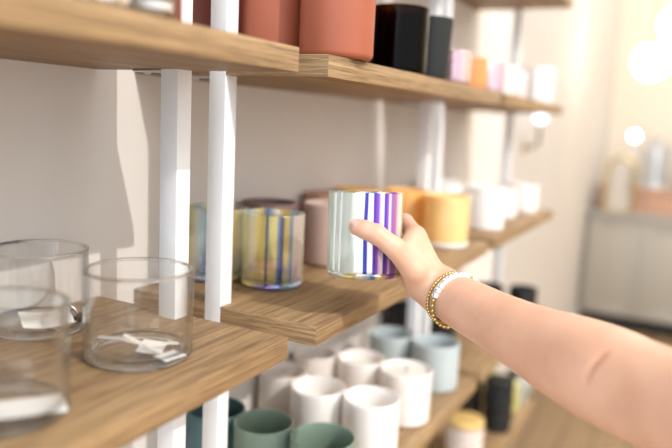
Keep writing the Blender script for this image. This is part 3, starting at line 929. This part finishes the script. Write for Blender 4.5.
c1 = Vector(P(455.5, 301, 0.8208))
br1 = thing('bracelet', c1, 'bracelet of white cube beads with dark marks and gold discs', 'bracelet')
R1 = .0335
fr_ = ring_points(c1, axis, R1, 32, 0)
for i, f in enumerate(fr_):
    th_ = 2*PI*i/32
    if (th_ < 2.5 or th_ > 5.9) and i % 9 != 8:
        bm = bmesh.new(); box(bm, (0, 0, 0), (.0056, .0062, .0056), .0008)
        w = bead_at('letter_bead', bm, BEADW, br1, c1, f)
        bm = bmesh.new()
        # small dark marks on the outer face, too worn to read
        box(bm, (-.0008, .0006, .0029), (.0022, .0008, .0003))
        if i % 2: box(bm, (.0011, -.0009, .0029), (.0009, .0018, .0003))
        else: box(bm, (-.0010, -.0012, .0029), (.0012, .0010, .0003))
        lm = link('bead_mark', bm, INK, w, smooth=False)
    else:
        bm = bmesh.new(); bmesh.ops.create_uvsphere(bm, u_segments=14, v_segments=10, radius=.0027)
        bead_at('gold_bead', bm, GOLD, br1, c1, f)
bm = bmesh.new(); pp = [f[0] for f in fr_]; tube(bm, pp+[pp[0]], .0006, 6, cap=False); o = link('elastic', bm, GOLD, br1); o.matrix_parent_inverse = Matrix.Translation(-c1)

c2 = Vector(P(449.5, 297.5, 0.8305))
br2 = thing('bracelet', c2, 'gold bead bracelet on the wrist, on the hand side of the white beads', 'bracelet')
fr_ = ring_points(c2, axis, .0322, 48, .05)
for i, f in enumerate(fr_):
    bm = bmesh.new(); bmesh.ops.create_uvsphere(bm, u_segments=14, v_segments=10, radius=.0022)
    bead_at('gold_bead', bm, GOLD, br2, c2, f)
bm = bmesh.new(); pp = [f[0] for f in fr_]; tube(bm, pp+[pp[0]], .0006, 6, cap=False); o = link('elastic', bm, GOLD, br2); o.matrix_parent_inverse = Matrix.Translation(-c2)

# ------------------------------------------------------------------ far end of the shop
CABX, CABT = 5.2, H-.56
CABM = plain('grey_cabinet_paint', (180, 170, 156), .5, vary=.02)
CTOP = plain('grey_worktop', (176, 172, 168), .4, vary=.03)
cab = thing('cabinet', (CABX, 0, 0), 'low pale grey panelled cabinet against the far wall', 'cabinet')
y0, y1 = -1.6, .66
bm = bmesh.new(); box(bm, (.3, (y0+y1)/2, (CABT-.03+.1)/2), (.56, y1-y0, CABT-.03-.1), .003); link('carcass', bm, CABM, cab)
bm = bmesh.new(); box(bm, (.32, (y0+y1)/2, .05), (.46, y1-y0-.02, .1)); link('plinth', bm, DARKJAR, cab)
bm = bmesh.new(); box(bm, (.29, (y0+y1)/2, CABT-.015), (.62, y1-y0+.005, .03), .003); link('worktop', bm, CTOP, cab)
ys = [y1-.02]
while ys[-1]-.36 > y0: ys.append(ys[-1]-.36)
for a, b in zip(ys, ys[1:]):
    bm = bmesh.new(); w_, h_ = a-b-.006, CABT-.03-.13
    box(bm, (.01, (a+b)/2, .115+h_/2), (.02, w_, h_), .002)
    d_ = link('door', bm, CABM, cab)
    bm = bmesh.new(); zc = .115+h_/2
    for s in (-1, 1):
        box(bm, (-.003, (a+b)/2+s*(w_/2-.03), zc), (.008, .06, h_), .002)
        box(bm, (-.003, (a+b)/2, zc+s*(h_/2-.03)), (.0078, w_-.12, .06), .002)
    link('door_frame', bm, CABM, d_)

# pinkish crate, gold arch, glass on the cabinet
crate = thing('wooden_crate', (CABX+.25, .33, CABT), 'pinkish wooden crate standing on the far cabinet', 'crate')
bm = bmesh.new(); box(bm, (.06, -.22, .0753), (.3, 1.0, .15), .004); link('crate_box', bm, PINKWOOD, crate)
bm = bmesh.new(); box(bm, (.06, -.22, .1655), (.34, 1.04, .03), .004); link('crate_lid', bm, PINKWOOD, crate)
arch = thing('arched_mirror', (CABX+.06, .47, CABT), 'tall gold-framed arched mirror left of the crate', 'mirror')
bm = bmesh.new()
pts = [(0, .09, .008), (0, .09, .30)] + [(0, .09*math.cos(a_), .30+.09*math.sin(a_)) for a_ in np.linspace(0, PI, 17)[1:]] + [(0, -.09, .008), (0, .09, .008)]
tube(bm, pts, .011, 10, cap=False); link('mirror_frame', bm, GOLD, arch)
bm = bmesh.new()
vs = [bm.verts.new((.004, y_, z_)) for _, y_, z_ in pts[:-1]]
f_ = bm.faces.new(vs); r_ = bmesh.ops.extrude_face_region(bm, geom=[f_])
for v in r_['geom']:
    if isinstance(v, bmesh.types.BMVert): v.co.x += .004
link('mirror_glass', bm, plain('mirror_silver', (235, 235, 232), .05, metal=1, vary=.01), arch, smooth=False)
SILV = plain('silver', (226, 232, 238), .12, metal=1)
FROST = clear_glass('cloche_glass', tint=(.86, .90, .95), gain=5)
zc = CABT+.1809


def cloche(loc, label, R=.1, h=.26):
    root = thing('glass_cloche', loc, label, 'cloche', 'glass cloches on the crate')
    bm = bmesh.new(); lathe(bm, [(0, 0), (R*1.1, 0), (R*1.15, .01), (R*1.1, .02), (0, .02)], 48); link('stand', bm, SILV, root)
    bm = bmesh.new(); lathe(bm, [(R, .0205), (R, h-R*.9)]+[(R*math.cos(a_), h-R*.9+R*.9*math.sin(a_)) for a_ in np.linspace(0, PI/2, 9)[1:-1]]+[(0, h)], 48); link('dome', bm, FROST, root)
    bm = bmesh.new(); lathe(bm, [(0, h), (.008, h+.002), (.014, h+.014), (.008, h+.026), (0, h+.028)], 24); link('knob', bm, SILV, root)
    return root


cloche((CABX+.30, .27, zc), 'left glass cloche on a silver stand on the crate', .105, .36)
cloche((CABX+.32, .0, zc), 'right glass cloche on a silver stand on the crate', .13, .46)
# small lamp globe that glints
tl = thing('table_lamp', (CABX+.22, .425, zc), 'small lit globe lamp on the crate, left of the cloches', 'lamp')
bm = bmesh.new(); lathe(bm, [(0, 0), (.04, 0), (.042, .006), (.01, .012), (.006, .03), (.006, .34), (0, .34)], 32); link('lamp_stand', bm, SILV, tl)
LAMPB = lamp_mat('lit_cool_globe', (236, 246, 255), 14)
bm = bmesh.new(); bmesh.ops.create_uvsphere(bm, u_segments=24, v_segments=16, radius=.028, matrix=Matrix.Translation((0, 0, .366))); link('globe', bm, LAMPB, tl)
# upper shelf of silver jars on the far wall
# pendants
LAMPW = lamp_mat('lit_warm_globe', (255, 240, 216), 9)


def pendant(loc, R, label):
    root = thing('pendant_lamp', loc, label, 'lamp', 'white globe pendant lamps')
    bm = bmesh.new(); bmesh.ops.create_uvsphere(bm, u_segments=32, v_segments=20, radius=R); link('globe', bm, LAMPW, root)
    bm = bmesh.new(); lathe(bm, [(0, R*.93), (R*.4, R*.93), (R*.42, R*1.02), (R*.2, R*1.2), (0, R*1.2)], 32); link('cap', bm, GOLD, root)
    bm = bmesh.new(); tube(bm, [(0, 0, R*1.19), (0, 0, 3.2-loc[2])], .004, 8); link('cord', bm, GOLD, root)
    return root


pendant((4.2, .288, H+.393), .09, 'lower lit white globe pendant at the upper right')
pendant((4.28, .17, H+.60), .10, 'higher lit white globe pendant cut by the right edge')
# wall sconce past the shelves
sc_ = thing('wall_sconce', (3.03, YW, H+.052), 'small lit wall sconce past the end of the shelves', 'lamp')
bm = bmesh.new(); lathe(bm, [(0, 0), (.03, 0), (.03, .006), (0, .01)], 32)
bmesh.ops.rotate(bm, verts=bm.verts, cent=(0, 0, 0), matrix=Matrix.Rotation(PI/2, 3, 'X')); bmesh.ops.translate(bm, verts=bm.verts, vec=(0, 0, -.13)); link('wall_plate', bm, GOLD, sc_)
bm = bmesh.new(); tube(bm, [(0, -.008, -.13), (0, -.04, -.13), (0, -.06, -.11), (0, -.06, -.04)], .006, 10); link('arm', bm, WICK, sc_)
bm = bmesh.new(); bmesh.ops.create_uvsphere(bm, u_segments=24, v_segments=16, radius=.028, matrix=Matrix.Translation((0, -.06, 0))); link('globe', bm, lamp_mat('lit_sconce_globe', (235, 245, 255), 3), sc_)

# ------------------------------------------------------------------ light
sd_ = bpy.data.lights.new('sun', 'SUN'); sd_.energy = 1.9; sd_.angle = math.radians(.6); sd_.color = (1, .95, .88)
so = bpy.data.objects.new('sun', sd_); COL.objects.link(so)
so.rotation_euler = Vector((.171, .769, -.615)).to_track_quat('-Z', 'Y').to_euler()
so.location = (0, -3, 4)

for i, (lx, ly) in enumerate(((3.6, -1.0), (5.0, -.9))):
    la = bpy.data.lights.new('far_fill_light', 'AREA'); la.shape = 'DISK'; la.size = .9; la.energy = 13; la.color = (1, .88, .70)  # added warm fill without a fixture, brightens the far room
    lo_ = bpy.data.objects.new('far_fill_light', la); COL.objects.link(lo_); lo_.location = (lx, ly, 3.1)
w = bpy.data.worlds.new('world'); scene.world = w; w.use_nodes = True
nt = w.node_tree; nt.nodes.clear()
tc = nt.nodes.new('ShaderNodeTexCoord'); sx = nt.nodes.new('ShaderNodeSeparateXYZ'); nt.links.new(tc.outputs['Generated'], sx.inputs[0])
mr = nt.nodes.new('ShaderNodeMapRange'); mr.inputs['From Min'].default_value = -.8; mr.inputs['From Max'].default_value = .8; nt.links.new(sx.outputs['X'], mr.inputs[0])
rp = nt.nodes.new('ShaderNodeValToRGB'); e = rp.color_ramp.elements
e[0].position = 0; e[0].color = (.86, .94, 1.0, 1); e[1].position = 1; e[1].color = (1.0, .91, .80, 1)
nt.links.new(mr.outputs[0], rp.inputs[0])


def lobe(prev, d, power, col, gain):
    d = Vector(d).normalized()
    dt = nt.nodes.new('ShaderNodeVectorMath'); dt.operation = 'DOT_PRODUCT'; dt.inputs[1].default_value = d
    nt.links.new(tc.outputs['Generated'], dt.inputs[0])
    mx0 = nt.nodes.new('ShaderNodeMath'); mx0.operation = 'MAXIMUM'; mx0.inputs[1].default_value = 0; nt.links.new(dt.outputs['Value'], mx0.inputs[0])
    pw_ = nt.nodes.new('ShaderNodeMath'); pw_.operation = 'POWER'; pw_.inputs[1].default_value = power; nt.links.new(mx0.outputs[0], pw_.inputs[0])
    sc2 = nt.nodes.new('ShaderNodeVectorMath'); sc2.operation = 'SCALE'; sc2.inputs[0].default_value = [c*gain for c in col]; nt.links.new(pw_.outputs[0], sc2.inputs['Scale'])
    ad2 = nt.nodes.new('ShaderNodeVectorMath'); ad2.operation = 'ADD'; nt.links.new(prev, ad2.inputs[0]); nt.links.new(sc2.outputs[0], ad2.inputs[1])
    return ad2.outputs[0]


skyc = lobe(rp.outputs[0], (-.171, -.769, .615), 40, (1, .96, .9), 3)      # bright sky round the sun
skyc = lobe(skyc, (-.97, -.05, .2), 40, (.72, .87, 1), 5)                  # daylight from the shop front
bg = nt.nodes.new('ShaderNodeBackground'); bg.inputs[1].default_value = 1.65; nt.links.new(skyc, bg.inputs[0])
ou = nt.nodes.new('ShaderNodeOutputWorld'); nt.links.new(bg.outputs[0], ou.inputs[0])

scene.view_settings.view_transform = 'Standard'; scene.view_settings.look = 'None'
scene.view_settings.gamma = 1; scene.view_settings.use_curve_mapping = False
scene.view_settings.exposure = 0.02
cy = scene.cycles
cy.use_denoising = True
cy.max_bounces = 10; cy.transparent_max_bounces = 24; cy.diffuse_bounces = 5
cy.caustics_reflective = False; cy.caustics_refractive = False; cy.sample_clamp_indirect = 4
